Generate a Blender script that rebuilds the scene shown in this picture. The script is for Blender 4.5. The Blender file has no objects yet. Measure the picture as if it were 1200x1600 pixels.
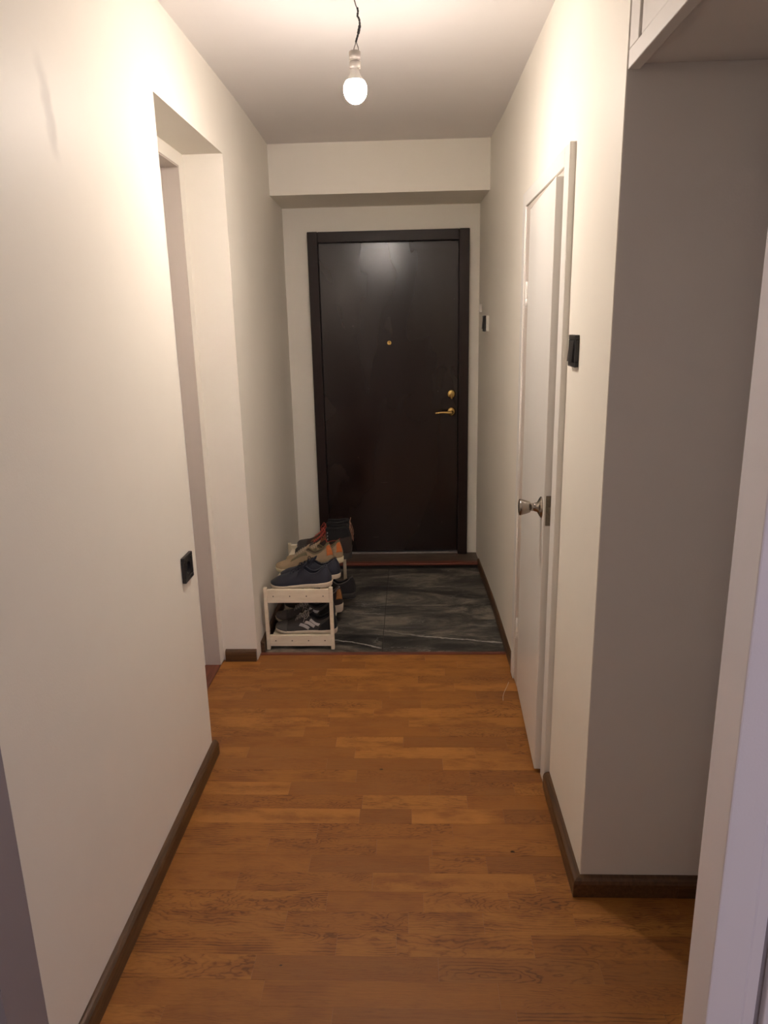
import bpy, bmesh, math, random
from mathutils import Vector, Matrix
random.seed(7)
S = bpy.context.scene
COL = S.collection
PI = math.pi

# ------------------------------------------------------------------ camera
cam = bpy.data.cameras.new('camera')
camo = bpy.data.objects.new('camera', cam); COL.objects.link(camo)
cam.sensor_fit = 'VERTICAL'; cam.sensor_height = 32.0; cam.sensor_width = 24.0
cam.lens = 1118.0/1600*32.0
cam.clip_start = .02
def _cam():
    f = 1118.
    Y = Vector((40, -292, f)).normalized()
    Zd = Vector((89, 4290, f)).normalized()
    X = Zd.cross(Y).normalized()
    Z = X.cross(Y)
    if Z.dot(Zd) > 0: Z = -Z
    # image axes (right, down, forward) expressed in the world
    r = Vector((X.x, Y.x, Z.x)); d = Vector((X.y, Y.y, Z.y)); w = Vector((X.z, Y.z, Z.z))
    m = Matrix.Identity(4)
    for i in range(3):
        m[i][0] = r[i]; m[i][1] = -d[i]; m[i][2] = -w[i]
    m.translation = (0, 0, 1.5)
    return m
camo.matrix_world = _cam()
S.camera = camo

# ------------------------------------------------------------------ world, lights, exposure
S.view_settings.view_transform = 'Standard'
S.view_settings.look = 'None'
S.view_settings.gamma = 1.0
S.view_settings.use_curve_mapping = False
S.view_settings.exposure = 0.0
W = bpy.data.worlds.new('world'); S.world = W; W.use_nodes = True
W.node_tree.nodes['Background'].inputs[0].default_value = (.55, .58, .80, 1)
W.node_tree.nodes['Background'].inputs[1].default_value = .35
BULB = 530.0          # emission of the lit bulb glass
BULB_COL = (1.0, .885, .795)
def area_light(name, loc, target, size, power, col):
    l = bpy.data.lights.new(name, 'AREA'); l.shape = 'RECTANGLE'
    l.size, l.size_y = size; l.energy = power; l.color = col
    o = bpy.data.objects.new(name, l); COL.objects.link(o); o.location = loc
    o.rotation_euler = (Vector(target)-Vector(loc)).to_track_quat('-Z', 'Y').to_euler()
    return o
# cool fill light added behind the camera, just outside an added window
area_light('added_cool_fill', (1.50, -2.64, 1.32), (-.1, 1.5, 1.1), (1.05, 1.05), 34, (.84, .78, .96))
# warm point fill added behind the camera, no lamp is built there
_l = bpy.data.lights.new('added_warm_fill', 'POINT'); _l.energy = 13; _l.shadow_soft_size = .20; _l.color = (1.0, .86, .74)
_o = bpy.data.objects.new('added_warm_fill', _l); COL.objects.link(_o); _o.location = (-.95, -2.2, 2.05)

# ------------------------------------------------------------------ node helpers
def mat(name):
    m = bpy.data.materials.new(name); m.use_nodes = True
    nt = m.node_tree
    return m, nt, nt.nodes['Principled BSDF']
def nd(nt, typ, **kw):
    n = nt.nodes.new(typ)
    for k, v in kw.items(): setattr(n, k, v)
    return n
def val(nt, s, v):
    if isinstance(v, (int, float)): s.default_value = v
    elif isinstance(v, tuple): s.default_value = v
    else: nt.links.new(v, s)
def mth(nt, op, a, b=None, c=None, clamp=False):
    n = nd(nt, 'ShaderNodeMath', operation=op); n.use_clamp = clamp
    for i, v in enumerate((a, b, c)):
        if v is not None: val(nt, n.inputs[i], v)
    return n.outputs[0]
def mixc(nt, fac, a, b, mode='MIX'):
    n = nd(nt, 'ShaderNodeMix', data_type='RGBA', blend_type=mode)
    val(nt, n.inputs[0], fac); val(nt, n.inputs[6], a); val(nt, n.inputs[7], b)
    return n.outputs[2]
def noise(nt, vec, scale, detail=3, rough=.5, dist=0.):
    n = nd(nt, 'ShaderNodeTexNoise')
    if vec is not None: nt.links.new(vec, n.inputs['Vector'])
    n.inputs['Scale'].default_value = scale; n.inputs['Detail'].default_value = detail
    n.inputs['Roughness'].default_value = rough; n.inputs['Distortion'].default_value = dist
    return n.outputs['Fac']
def ramp(nt, fac, stops):
    n = nd(nt, 'ShaderNodeValToRGB'); nt.links.new(fac, n.inputs[0])
    e = n.color_ramp.elements
    while len(e) < len(stops): e.new(.5)
    for i, (p, c) in enumerate(stops):
        e[i].position = p; e[i].color = c if len(c) == 4 else (*c, 1)
    return n.outputs[0]
def smooth(nt, x, a, b):
    n = nd(nt, 'ShaderNodeMapRange', interpolation_type='SMOOTHSTEP')
    val(nt, n.inputs[0], x); val(nt, n.inputs[1], a); val(nt, n.inputs[2], b)
    return n.outputs[0]
def mapping(nt, vec, scale=(1, 1, 1), loc=(0, 0, 0)):
    n = nd(nt, 'ShaderNodeMapping'); nt.links.new(vec, n.inputs[0])
    n.inputs['Scale'].default_value = scale; val(nt, n.inputs['Location'], loc)
    return n.outputs[0]
def bump(nt, bsdf, h, strength, dist=.002):
    n = nd(nt, 'ShaderNodeBump'); nt.links.new(h, n.inputs['Height'])
    n.inputs['Strength'].default_value = strength; n.inputs['Distance'].default_value = dist
    nt.links.new(n.outputs[0], bsdf.inputs['Normal'])
def gpos(nt): return nd(nt, 'ShaderNodeNewGeometry').outputs['Position']
def opos(nt): return nd(nt, 'ShaderNodeTexCoord').outputs['Object']
def C4(c): return (*c, 1.0)

# ------------------------------------------------------------------ materials
def simple(name, col, rough=.5, metal=0., spec=.5, var=.12, scale=60, bmp=.15):
    m, nt, b = mat(name)
    p = opos(nt)
    n = noise(nt, p, scale, 3, .6)
    lo = tuple(max(0, c*(1-var)) for c in col); hi = tuple(min(1, c*(1+var)) for c in col)
    nt.links.new(mixc(nt, n, C4(lo), C4(hi)), b.inputs['Base Color'])
    b.inputs['Roughness'].default_value = rough; b.inputs['Metallic'].default_value = metal
    b.inputs['Specular IOR Level'].default_value = spec
    if bmp: bump(nt, b, noise(nt, p, scale*6, 2, .5), bmp, .0008)
    return m
def paint(name, col, rough=.55, streak=False):
    m, nt, b = mat(name)
    p = gpos(nt)
    n1 = noise(nt, p, 1.3, 4, .6); n2 = noise(nt, p, 9, 4, .6)
    v = mth(nt, 'ADD', mth(nt, 'MULTIPLY', n1, .6), mth(nt, 'MULTIPLY', n2, .4))
    c = mixc(nt, v, C4(tuple(x*.955 for x in col)), C4(tuple(min(1, x*1.04) for x in col)))
    if streak:   # a long darker grey streak high up on the near end of the left wall
        sx = nd(nt, 'ShaderNodeSeparateXYZ'); nt.links.new(p, sx.inputs[0])
        z = sx.outputs[2]
        yc = mth(nt, 'ADD', 1.600, mth(nt, 'MULTIPLY', mth(nt, 'SUBTRACT', 1.86, z), .16))
        yc = mth(nt, 'ADD', yc, mth(nt, 'MULTIPLY', mth(nt, 'SUBTRACT', noise(nt, p, 14, 2), .5), .05))
        d = mth(nt, 'ABSOLUTE', mth(nt, 'SUBTRACT', sx.outputs[1], yc))
        wv = mth(nt, 'MULTIPLY', mth(nt, 'SUBTRACT', 1.0, smooth(nt, d, .002, .030)),
                 mth(nt, 'MULTIPLY', smooth(nt, z, 1.83, 1.90), mth(nt, 'SUBTRACT', 1.0, smooth(nt, z, 1.95, 2.06))))
        c = mixc(nt, mth(nt, 'MULTIPLY', wv, .45), c, C4((.40, .36, .32)))
    nt.links.new(c, b.inputs['Base Color'])
    b.inputs['Roughness'].default_value = rough
    b.inputs['Specular IOR Level'].default_value = .35
    bump(nt, b, mth(nt, 'ADD', noise(nt, p, 220, 2, .5), mth(nt, 'MULTIPLY', noise(nt, p, 6, 3, .5), 2.)), .18, .0012)
    return m
M_wall = paint('wall_paint_cream', (.88, .832, .738), .5)
M_wall_left = paint('wall_paint_cream_streaked', (.88, .832, .738), .5, True)
M_ceil = paint('ceiling_paint', (.86, .82, .80), .6)
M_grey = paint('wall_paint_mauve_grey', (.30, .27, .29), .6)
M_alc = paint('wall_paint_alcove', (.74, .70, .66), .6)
M_white = paint('gloss_white_woodwork', (.82, .79, .74), .30)
M_lilac = paint('white_casing_paint', (.86, .83, .88), .35)
M_jamb = paint('aged_white_jamb', (.58, .51, .45), .4)
M_cup = paint('cupboard_white', (.76, .72, .68), .4)

def wood_floor():
    m, nt, b = mat('oiled_oak_parquet')
    oi = nd(nt, 'ShaderNodeObjectInfo'); R = oi.outputs['Random']
    def rnd(k):
        return mth(nt, 'FRACT', mth(nt, 'MULTIPLY', mth(nt, 'ADD', R, .137*k), 37.77+11.3*k))
    p = opos(nt)
    off = nd(nt, 'ShaderNodeCombineXYZ')
    val(nt, off.inputs[0], mth(nt, 'MULTIPLY', rnd(1), 40.)); val(nt, off.inputs[1], mth(nt, 'MULTIPLY', rnd(2), 40.))
    va = nd(nt, 'ShaderNodeVectorMath', operation='ADD'); nt.links.new(p, va.inputs[0]); nt.links.new(off.outputs[0], va.inputs[1])
    q = va.outputs[0]
    sx = nd(nt, 'ShaderNodeSeparateXYZ'); nt.links.new(p, sx.inputs[0])
    x, y = sx.outputs[0], sx.outputs[1]
    wob = mth(nt, 'MULTIPLY', mth(nt, 'SUBTRACT', noise(nt, mapping(nt, q, (4.5, 9, 1)), 1., 4, .58), .5), .115)
    y0 = mth(nt, 'MULTIPLY', mth(nt, 'SUBTRACT', rnd(3), .5), .12)
    slope = mth(nt, 'MULTIPLY', mth(nt, 'SUBTRACT', rnd(4), .5), .36)
    z0 = mth(nt, 'ADD', mth(nt, 'MULTIPLY', mth(nt, 'SUBTRACT', rnd(5), .3), .09), mth(nt, 'ADD', mth(nt, 'MULTIPLY', slope, x), wob))
    dy = mth(nt, 'SUBTRACT', y, y0)
    r = mth(nt, 'SQRT', mth(nt, 'ADD', mth(nt, 'MULTIPLY', dy, dy), mth(nt, 'MULTIPLY', z0, z0)))
    freq = mth(nt, 'ADD', 620., mth(nt, 'MULTIPLY', rnd(6), 560.))
    r = mth(nt, 'ADD', r, mth(nt, 'MULTIPLY', noise(nt, mapping(nt, q, (7, 60, 1)), 1., 3, .6), .016))
    ring = mth(nt, 'MULTIPLY', mth(nt, 'ADD', mth(nt, 'SINE', mth(nt, 'MULTIPLY', r, freq)), 1.), .5)
    ring = mth(nt, 'POWER', ring, 3.6)
    pores = noise(nt, mapping(nt, q, (28, 900, 1)), 1., 3, .6)
    pores = mth(nt, 'SUBTRACT', 1., smooth(nt, pores, .34, .50))
    fine = noise(nt, mapping(nt, q, (9, 260, 1)), 1., 4, .65)
    patch = noise(nt, mapping(nt, q, (6, 16, 1)), 1., 5, .6)
    t = rnd(7)
    base = mixc(nt, t, C4((.25, .090, .020)), C4((.41, .170, .038)))
    base = mixc(nt, mth(nt, 'MULTIPLY', smooth(nt, rnd(8), .62, .95), .75), base, C4((.145, .050, .018)))
    base = mixc(nt, smooth(nt, patch, .40, .68), base, C4((.20, .066, .017)))
    base = mixc(nt, mth(nt, 'MULTIPLY', fine, .38), base, C4((.54, .235, .052)))
    g = mth(nt, 'MULTIPLY', ring, mth(nt, 'ADD', .20, mth(nt, 'MULTIPLY', smooth(nt, patch, .38, .62), .62)))
    g = mth(nt, 'MULTIPLY', g, mth(nt, 'ADD', .25, mth(nt, 'MULTIPLY', smooth(nt, rnd(9), .25, .75), .85)))
    g = mth(nt, 'MULTIPLY', g, mth(nt, 'ADD', .62, mth(nt, 'MULTIPLY', pores, .6)), clamp=True)
    base = mixc(nt, g, base, C4((.075, .026, .010)))
    base = mixc(nt, mth(nt, 'MULTIPLY', pores, .22), base, C4((.09, .032, .012)))
    nt.links.new(base, b.inputs['Base Color'])
    nt.links.new(mth(nt, 'ADD', .40, mth(nt, 'MULTIPLY', fine, .18)), b.inputs['Roughness'])
    b.inputs['Specular IOR Level'].default_value = .30
    h = mth(nt, 'SUBTRACT', 1., mth(nt, 'ADD', mth(nt, 'MULTIPLY', pores, .5), mth(nt, 'MULTIPLY', ring, .5)))
    bump(nt, b, h, .22, .0006)
    return m
M_oak = wood_floor()
M_gap = simple('floor_joint_dark', (.10, .045, .018), .8)
M_knot = simple('oak_knot', (.075, .028, .011), .6)

def slate():
    m, nt, b = mat('dark_slate_tile')
    p = gpos(nt)
    oi = nd(nt, 'ShaderNodeObjectInfo')
    n1 = noise(nt, mapping(nt, p, (2.6, 6, 1)), 1., 7, .72, .8)
    n2 = noise(nt, mapping(nt, p, (9, 26, 1)), 1., 7, .72)
    c = ramp(nt, n1, [(.38, (.018, .017, .016)), (.47, (.050, .046, .040)), (.55, (.13, .115, .095)), (.64, (.26, .23, .18))])
    c = mixc(nt, mth(nt, 'MULTIPLY', smooth(nt, n2, .55, .72), .55), c, C4((.22, .20, .17)))
    c = mixc(nt, mth(nt, 'MULTIPLY', smooth(nt, n2, .50, .36), .8), c, C4((.018, .017, .016)))
    v = mth(nt, 'ABSOLUTE', mth(nt, 'SUBTRACT', noise(nt, mapping(nt, p, (2.2, 6, 1), (5, 2, 0)), 1., 5, .6), .5))
    vm = mth(nt, 'SUBTRACT', 1., smooth(nt, v, .0, .010))
    vm = mth(nt, 'MULTIPLY', vm, smooth(nt, noise(nt, mapping(nt, p, (5, 5, 1)), 1., 3), .50, .66))
    c = mixc(nt, mth(nt, 'MULTIPLY', vm, .6), c, C4((.36, .35, .32)))
    sx = nd(nt, 'ShaderNodeSeparateXYZ'); nt.links.new(p, sx.inputs[0])
    wob = mth(nt, 'MULTIPLY', mth(nt, 'SUBTRACT', noise(nt, mapping(nt, p, (9, 9, 1)), 1., 5, .65), .5), .06)
    for (xa, ya, xb, yb, wd, st) in ((-.147, 3.368, .02, 3.300, .004, .7), (.02, 3.300, .16, 3.275, .004, .35), (.02, 3.305, .45, 3.215, .006, .95), (-.42, 3.275, -.149, 3.162, .006, .8),
                                     (-.33, 3.60, -.147, 3.575, .004, .55), (-.36, 3.70, -.16, 3.69, .003, .3), (.16, 3.99, .44, 3.97, .003, .3)):
        k = (yb-ya)/(xb-xa)
        yl = mth(nt, 'ADD', mth(nt, 'ADD', ya, mth(nt, 'MULTIPLY', mth(nt, 'SUBTRACT', sx.outputs[0], xa), k)), wob)
        d = mth(nt, 'ABSOLUTE', mth(nt, 'SUBTRACT', sx.outputs[1], yl))
        w = mth(nt, 'SUBTRACT', 1., smooth(nt, d, wd*.2, wd*1.6))
        w = mth(nt, 'MULTIPLY', w, mth(nt, 'MULTIPLY', smooth(nt, sx.outputs[0], xa-.01, xa+.02), mth(nt, 'SUBTRACT', 1., smooth(nt, sx.outputs[0], xb-.02, xb+.01))))
        w = mth(nt, 'MULTIPLY', w, mth(nt, 'ADD', .35, n2))
        c = mixc(nt, mth(nt, 'MULTIPLY', w, st), c, C4((.50, .48, .44)))
    nt.links.new(c, b.inputs['Base Color'])
    nt.links.new(mth(nt, 'ADD', .30, mth(nt, 'MULTIPLY', n2, .3)), b.inputs['Roughness'])
    bump(nt, b, mth(nt, 'ADD', n1, n2), .35, .002)
    return m
M_slate = slate()
M_grout = simple('dark_grout', (.05, .046, .042), .9, scale=200)
def brownwood(name, lo, hi, rough=.45, axis=(1, 1, 1)):
    m, nt, b = mat(name)
    p = gpos(nt)
    n = noise(nt, mapping(nt, p, axis), 1., 5, .65)
    nt.links.new(ramp(nt, n, [(.3, lo), (.7, hi)]), b.inputs['Base Color'])
    b.inputs['Roughness'].default_value = rough
    bump(nt, b, n, .2, .001)
    return m
M_base_y = brownwood('walnut_baseboard_along', (.048, .022, .009), (.135, .068, .029), .36, (90, 5, 90))
M_base_x = brownwood('walnut_baseboard_across', (.048, .022, .009), (.135, .068, .029), .36, (5, 90, 90))
M_red = brownwood('mahogany_strip', (.10, .022, .012), (.20, .050, .026), .4, (6, 80, 80))
M_redy = brownwood('mahogany_threshold', (.10, .028, .014), (.20, .060, .028), .4, (80, 6, 80))
M_sill = brownwood('worn_threshold', (.05, .035, .025), (.12, .085, .062), .5, (8, 60, 60))
M_riser = simple('shaded_riser', (.012, .010, .008), .6)  # front shadow of the threshold painted in as near-black
M_alu = simple('aluminium_strip', (.42, .40, .37), .35, 1., var=.3, scale=40)

def entry_door():
    m, nt, b = mat('dark_brown_lacquer')
    p = gpos(nt)
    n = noise(nt, mapping(nt, p, (3, 1, 1.2), (.3, 0, 4.1)), 1., 3, .5, .4)
    n2 = noise(nt, mapping(nt, p, (2, 2, 40)), 1., 3, .5)
    sm = smooth(nt, n, .30, .72)
    c = mixc(nt, sm, C4((.0160, .0085, .0068)), C4((.023, .0145, .012)))
    sp = noise(nt, p, 55, 2, .5)
    c = mixc(nt, mth(nt, 'MULTIPLY', smooth(nt, sp, .78, .80), .6), c, C4((.2, .18, .16)))
    nt.links.new(c, b.inputs['Base Color'])
    rr = mth(nt, 'ADD', .15, mth(nt, 'ADD', mth(nt, 'MULTIPLY', sm, .09), mth(nt, 'MULTIPLY', n2, .05)))
    nt.links.new(rr, b.inputs['Roughness'])
    b.inputs['Specular IOR Level'].default_value = .5
    bump(nt, b, mth(nt, 'ADD', noise(nt, mapping(nt, p, (6, 6, 22)), 1., 3, .5), mth(nt, 'MULTIPLY', n, .0)), .012, .003)
    return m
M_entry = entry_door()
M_frame = simple('dark_brown_frame', (.019, .0095, .0075), .42, spec=.3, var=.3, scale=20, bmp=.2)
M_brass = simple('brass', (.72, .50, .18), .25, 1., var=.1, scale=30, bmp=0)
M_brass_dk = simple('aged_brass', (.40, .27, .10), .35, 1., var=.2, scale=80, bmp=0)
M_steel = simple('brushed_steel', (.30, .265, .23), .24, 1., var=.1, scale=60, bmp=.1)
M_latch = simple('worn_latch_plate', (.20, .17, .13), .45, 1., var=.4, scale=120, bmp=.3)
M_blackp = simple('black_plastic', (.016, .014, .014), .38, bmp=0)
M_blackh = simple('black_plastic_hole', (.003, .003, .003), .7, bmp=0)
M_whitep = simple('white_plastic', (.75, .72, .66), .4, bmp=0)
M_pine = brownwood('painted_cream_pine', (.74, .64, .47), (.86, .76, .60), .5, (10, 60, 60))
M_screw = simple('screw_hole', (.07, .05, .035), .6, bmp=0)
M_cable = simple('old_cable', (.16, .13, .12), .6, bmp=0)
M_tape = simple('black_tape', (.012, .011, .012), .5, bmp=.3)
M_wire = simple('bare_wire_sleeve', (.55, .48, .42), .5, bmp=0)
M_porc = simple('grey_porcelain', (.36, .32, .28), .4, bmp=0)
M_porcd = simple('socket_band', (.62, .58, .52), .4, bmp=0)
def glow():
    m, nt, b = mat('lit_bulb_glass')
    b.inputs['Base Color'].default_value = (.9, .9, .9, 1)
    b.inputs['Emission Color'].default_value = (*BULB_COL, 1)
    # an LED bulb: the board inside throws most of its light out of the rounded end
    sx = nd(nt, 'ShaderNodeSeparateXYZ'); nt.links.new(nd(nt, 'ShaderNodeNewGeometry').outputs['Normal'], sx.inputs[0])
    dn = mth(nt, 'MAXIMUM', mth(nt, 'MULTIPLY', sx.outputs[2], -1.), 0.)
    nt.links.new(mth(nt, 'MULTIPLY', BULB, mth(nt, 'ADD', .36, mth(nt, 'MULTIPLY', dn, 2.0))), b.inputs['Emission Strength'])
    b.inputs['Roughness'].default_value = .3
    return m
M_bulb = glow()
def pane():
    m, nt, b = mat('added_window_glass')
    o = nt.nodes['Material Output']
    t = nd(nt, 'ShaderNodeBsdfTransparent'); g = nd(nt, 'ShaderNodeBsdfGlossy'); mx = nd(nt, 'ShaderNodeMixShader')
    g.inputs['Roughness'].default_value = .02; mx.inputs[0].default_value = .08
    nt.links.new(t.outputs[0], mx.inputs[1]); nt.links.new(g.outputs[0], mx.inputs[2]); nt.links.new(mx.outputs[0], o.inputs[0])
    return m
M_glass = pane()

# ------------------------------------------------------------------ object helpers
def link(name, bm, m, parent=None, smooth_=False, loc=None):
    me = bpy.data.meshes.new(name)
    bmesh.ops.recalc_face_normals(bm, faces=bm.faces[:])
    bm.to_mesh(me); bm.free()
    if m is not None:
        for mm in (m if isinstance(m, (list, tuple)) else [m]): me.materials.append(mm)
    if smooth_:
        for p in me.polygons: p.use_smooth = True
    o = bpy.data.objects.new(name, me); COL.objects.link(o)
    if parent is not None: o.parent = parent
    if loc is not None: o.location = loc
    return o
def tag(o, label=None, cat=None, group=None, kind=None):
    if label: o['label'] = label
    if cat: o['category'] = cat
    if group: o['group'] = group
    if kind: o['kind'] = kind
    return o
def empty(name, loc=(0, 0, 0), rot=(0, 0, 0)):
    o = bpy.data.objects.new(name, None); COL.objects.link(o)
    o.location = loc; o.rotation_euler = rot; o.empty_display_size = .05
    return o
def box(bm, x0, x1, y0, y1, z0, z1, bev=0., seg=2):
    b2 = bmesh.new()
    v = [b2.verts.new((x, y, z)) for z in (z0, z1) for y in (y0, y1) for x in (x0, x1)]
    for f in ((0, 2, 3, 1), (4, 5, 7, 6), (0, 1, 5, 4), (2, 6, 7, 3), (0, 4, 6, 2), (1, 3, 7, 5)):
        b2.faces.new([v[i] for i in f])
    if bev > 0:
        bmesh.ops.bevel(b2, geom=b2.edges[:], offset=bev, segments=seg, affect='EDGES', profile=.5)
    me = bpy.data.meshes.new('tmp'); b2.to_mesh(me); b2.free(); bm.from_mesh(me); bpy.data.meshes.remove(me)
def boxo(name, b6, m, parent=None, bev=0., seg=2, smooth_=False):
    bm = bmesh.new(); box(bm, *b6, bev, seg)
    return link(name, bm, m, parent, smooth_)
def prism(bm, poly, z0, z1):
    a = [bm.verts.new((x, y, z0)) for x, y in poly]; b = [bm.verts.new((x, y, z1)) for x, y in poly]
    bm.faces.new(a[::-1]); bm.faces.new(b)
    n = len(poly)
    for i in range(n): bm.faces.new((a[i], a[(i+1) % n], b[(i+1) % n], b[i]))
def lathe(bm, prof, origin, axis, seg=32, cap=True):
    """prof: list of (distance along axis, radius)"""
    ax = Vector(axis).normalized(); o = Vector(origin)
    u = ax.orthogonal().normalized(); v = ax.cross(u)
    rings = []
    for (h, r) in prof:
        if r < 1e-6: rings.append([bm.verts.new(o+ax*h)])
        else: rings.append([bm.verts.new(o+ax*h+(u*math.cos(2*PI*i/seg)+v*math.sin(2*PI*i/seg))*r) for i in range(seg)])
    for a, b in zip(rings, rings[1:]):
        if len(a) == 1 and len(b) == 1: continue
        for i in range(seg):
            j = (i+1) % seg
            if len(a) == 1: bm.faces.new((a[0], b[i], b[j]))
            elif len(b) == 1: bm.faces.new((a[i], b[0], a[j]))
            else: bm.faces.new((a[i], b[i], b[j], a[j]))
    if cap:
        for rg in (rings[0], rings[-1]):
            if len(rg) > 2: bm.faces.new(rg)
def catmull(pts, n=6):
    pts = [Vector(p) for p in pts]
    P = [pts[0]*2-pts[1]]+pts+[pts[-1]*2-pts[-2]]
    out = []
    for i in range(1, len(P)-2):
        for k in range(n):
            t = k/n
            a, b, c, d = P[i-1], P[i], P[i+1], P[i+2]
            out.append(.5*((2*b)+(c-a)*t+(2*a-5*b+4*c-d)*t*t+(3*b-a-3*c+d)*t**3))
    out.append(pts[-1]); return out
def tube(bm, pts, r, seg=8, closed=False):
    pts = [Vector(p) for p in pts]; n = len(pts)
    rr = r if isinstance(r, (list, tuple)) else [r]*n
    rings = []; prev = None
    for i in range(n):
        if closed: t = (pts[(i+1) % n]-pts[i-1])
        else: t = pts[min(i+1, n-1)]-pts[max(i-1, 0)]
        t = t.normalized() if t.length > 1e-9 else Vector((0, 0, 1))
        if prev is None: u = t.orthogonal().normalized()
        else:
            u = prev-t*prev.dot(t)
            u = u.normalized() if u.length > 1e-6 else t.orthogonal().normalized()
        prev = u; v = t.cross(u)
        rings.append([bm.verts.new(pts[i]+(u*math.cos(2*PI*k/seg)+v*math.sin(2*PI*k/seg))*rr[i]) for k in range(seg)])
    for i in range(n-(0 if closed else 1)):
        a, b = rings[i], rings[(i+1) % n]
        for k in range(seg):
            bm.faces.new((a[k], a[(k+1) % seg], b[(k+1) % seg], b[k]))
    if not closed:
        bm.faces.new(rings[0][::-1]); bm.faces.new(rings[-1])

# ------------------------------------------------------------------ room shell
CEIL = 2.437
XR = .447      # right wall face
floor = boxo('floor', (-2.6, 2.6, -2.9, 4.75, -.12, -.011), M_gap); tag(floor, kind='structure')
ceiling = boxo('ceiling', (-2.6, 2.6, -2.9, 4.75, CEIL, CEIL+.12), M_ceil); tag(ceiling, kind='structure')

# left wall: near block, header over the recess, far block, inner wall of the recess round its doorway
bm = bmesh.new()
prism(bm, [(-.73, 1.094), (-.73, 2.27), (-1.12, 2.27), (-1.12, 1.094)], -.011, CEIL)
prism(bm, [(-.73, 2.27), (-.725, 3.04), (-1.12, 3.04), (-1.12, 2.27)], 2.165, CEIL)
prism(bm, [(-.725, 3.04), (-1.12, 3.04), (-1.12, 4.7), (-.752, 4.7), (-.752, 4.5), (-.738, 4.0), (-.729, 3.6), (-.7245, 3.3)], -.011, CEIL)
box(bm, -1.12, -.885, 2.985, 3.04, -.011, 2.165)
box(bm, -1.12, -.885, 2.27, 2.985, 2.115, 2.165)
wl = link('wall_left', bm, M_wall_left); tag(wl, kind='structure')
# end of that wall, turned to the photographer's room
nl = boxo('wall_near_left', (-2.6, -.7305, .98, 1.0935, -.011, CEIL), M_grey); tag(nl, kind='structure')
# back wall round the entry door
bm = bmesh.new()
box(bm, -.80, -.598, 4.55, 4.70, -.011, CEIL); box(bm, .352, .60, 4.55, 4.70, -.011, CEIL); box(bm, -.598, .352, 4.55, 4.70, 2.045, CEIL)
wb = link('wall_back', bm, M_wall); tag(wb, kind='structure')
# dropped beam above the door
bm = bmesh.new(); prism(bm, [(-.76, 4.110), (.46, 4.112), (.46, 4.55), (-.76, 4.55)], 2.185, CEIL+.002)
tr = link('trim_1', bm, M_wall); tag(tr, kind='structure')
# right wall with the opening of the closet door
bm = bmesh.new()
prism(bm, [(.444, 1.642), (.56, 1.642), (.56, 2.15), (.449, 2.15)], -.011, CEIL)
prism(bm, [(.449, 2.15), (.56, 2.15), (.56, 2.84), (.447, 2.84)], 1.93, CEIL)
prism(bm, [(.447, 2.84), (.56, 2.84), (.56, 4.7), (.424, 4.7), (.424, 4.5), (.436, 4.0), (.445, 3.62)], -.011, CEIL)
wr = link('wall_right', bm, M_wall); tag(wr, kind='structure')
bm = bmesh.new(); box(bm, .56, 1.32, 2.10, 2.9, -.011, CEIL)
cb = link('wall_closet', bm, M_grey); tag(cb, kind='structure')
# return wall of the side passage, facing the camera, and the passage end
bm = bmesh.new(); box(bm, .4455, 2.6, 1.640, 1.76, -.011, 2.437)
ra = link('wall_return', bm, M_alc); tag(ra, kind='structure')
# wall beyond the door casing on the right, and the photographer's room behind the camera
bm = bmesh.new(); box(bm, .60, 2.6, .99, 1.07, -.011, CEIL); tag(link('wall_near_right', bm, M_lilac), kind='structure')
bm = bmesh.new(); box(bm, -2.72, -2.6, -2.9, 1.1, -.011, CEIL); tag(link('wall_room_left', bm, M_wall), kind='structure')
bm = bmesh.new(); box(bm, 2.6, 2.72, -2.9, 1.76, -.011, CEIL); tag(link('wall_room_right', bm, M_wall), kind='structure')
bm = bmesh.new()
box(bm, -2.72, .95, -2.62, -2.5, -.011, CEIL); box(bm, 2.05, 2.72, -2.62, -2.5, -.011, CEIL)
box(bm, .95, 2.05, -2.62, -2.5, -.011, .80); box(bm, .95, 2.05, -2.62, -2.5, 1.86, CEIL)
tag(link('wall_room_rear', bm, M_wall), kind='structure')
wn = boxo('added_window_1', (.95, 2.05, -2.565, -2.56, .80, 1.86), M_glass); tag(wn, kind='structure')  # unseen window, added in the rear wall for the cool fill
bm = bmesh.new()
for b6 in ((.95, 1.00, -2.60, -2.53, .80, 1.86), (2.00, 2.05, -2.60, -2.53, .80, 1.86), (1.00, 2.00, -2.60, -2.53, .80, .85), (1.00, 2.00, -2.60, -2.53, 1.81, 1.86), (1.48, 1.52, -2.595, -2.535, .85, 1.81)):
    box(bm, *b6, .004)
link('added_window_frame', bm, M_white, wn)

# ------------------------------------------------------------------ parquet: every strip its own piece
def plank(x0, x1, y0, y1):
    g = .00012; h = .00018; L = (x1-x0)/2-g; Wd = (y1-y0)/2-g
    bm = bmesh.new()
    rows = [(-.0105, 0), (-h, 0), (0, h)]
    rg = []
    for z, ins in rows:
        rg.append([bm.verts.new((sx*(L-ins), sy*(Wd-ins), z)) for sx, sy in ((-1, -1), (1, -1), (1, 1), (-1, 1))])
    bm.faces.new(rg[-1])
    for a, b in zip(rg, rg[1:]):
        for i in range(4): bm.faces.new((a[i], a[(i+1) % 4], b[(i+1) % 4], b[i]))
    dz = random.uniform(-.0003, .0003)
    return link('plank', bm, M_oak, floor, loc=((x0+x1)/2, (y0+y1)/2, dz))
PITCH = .0693; Y0 = 1.2865
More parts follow.
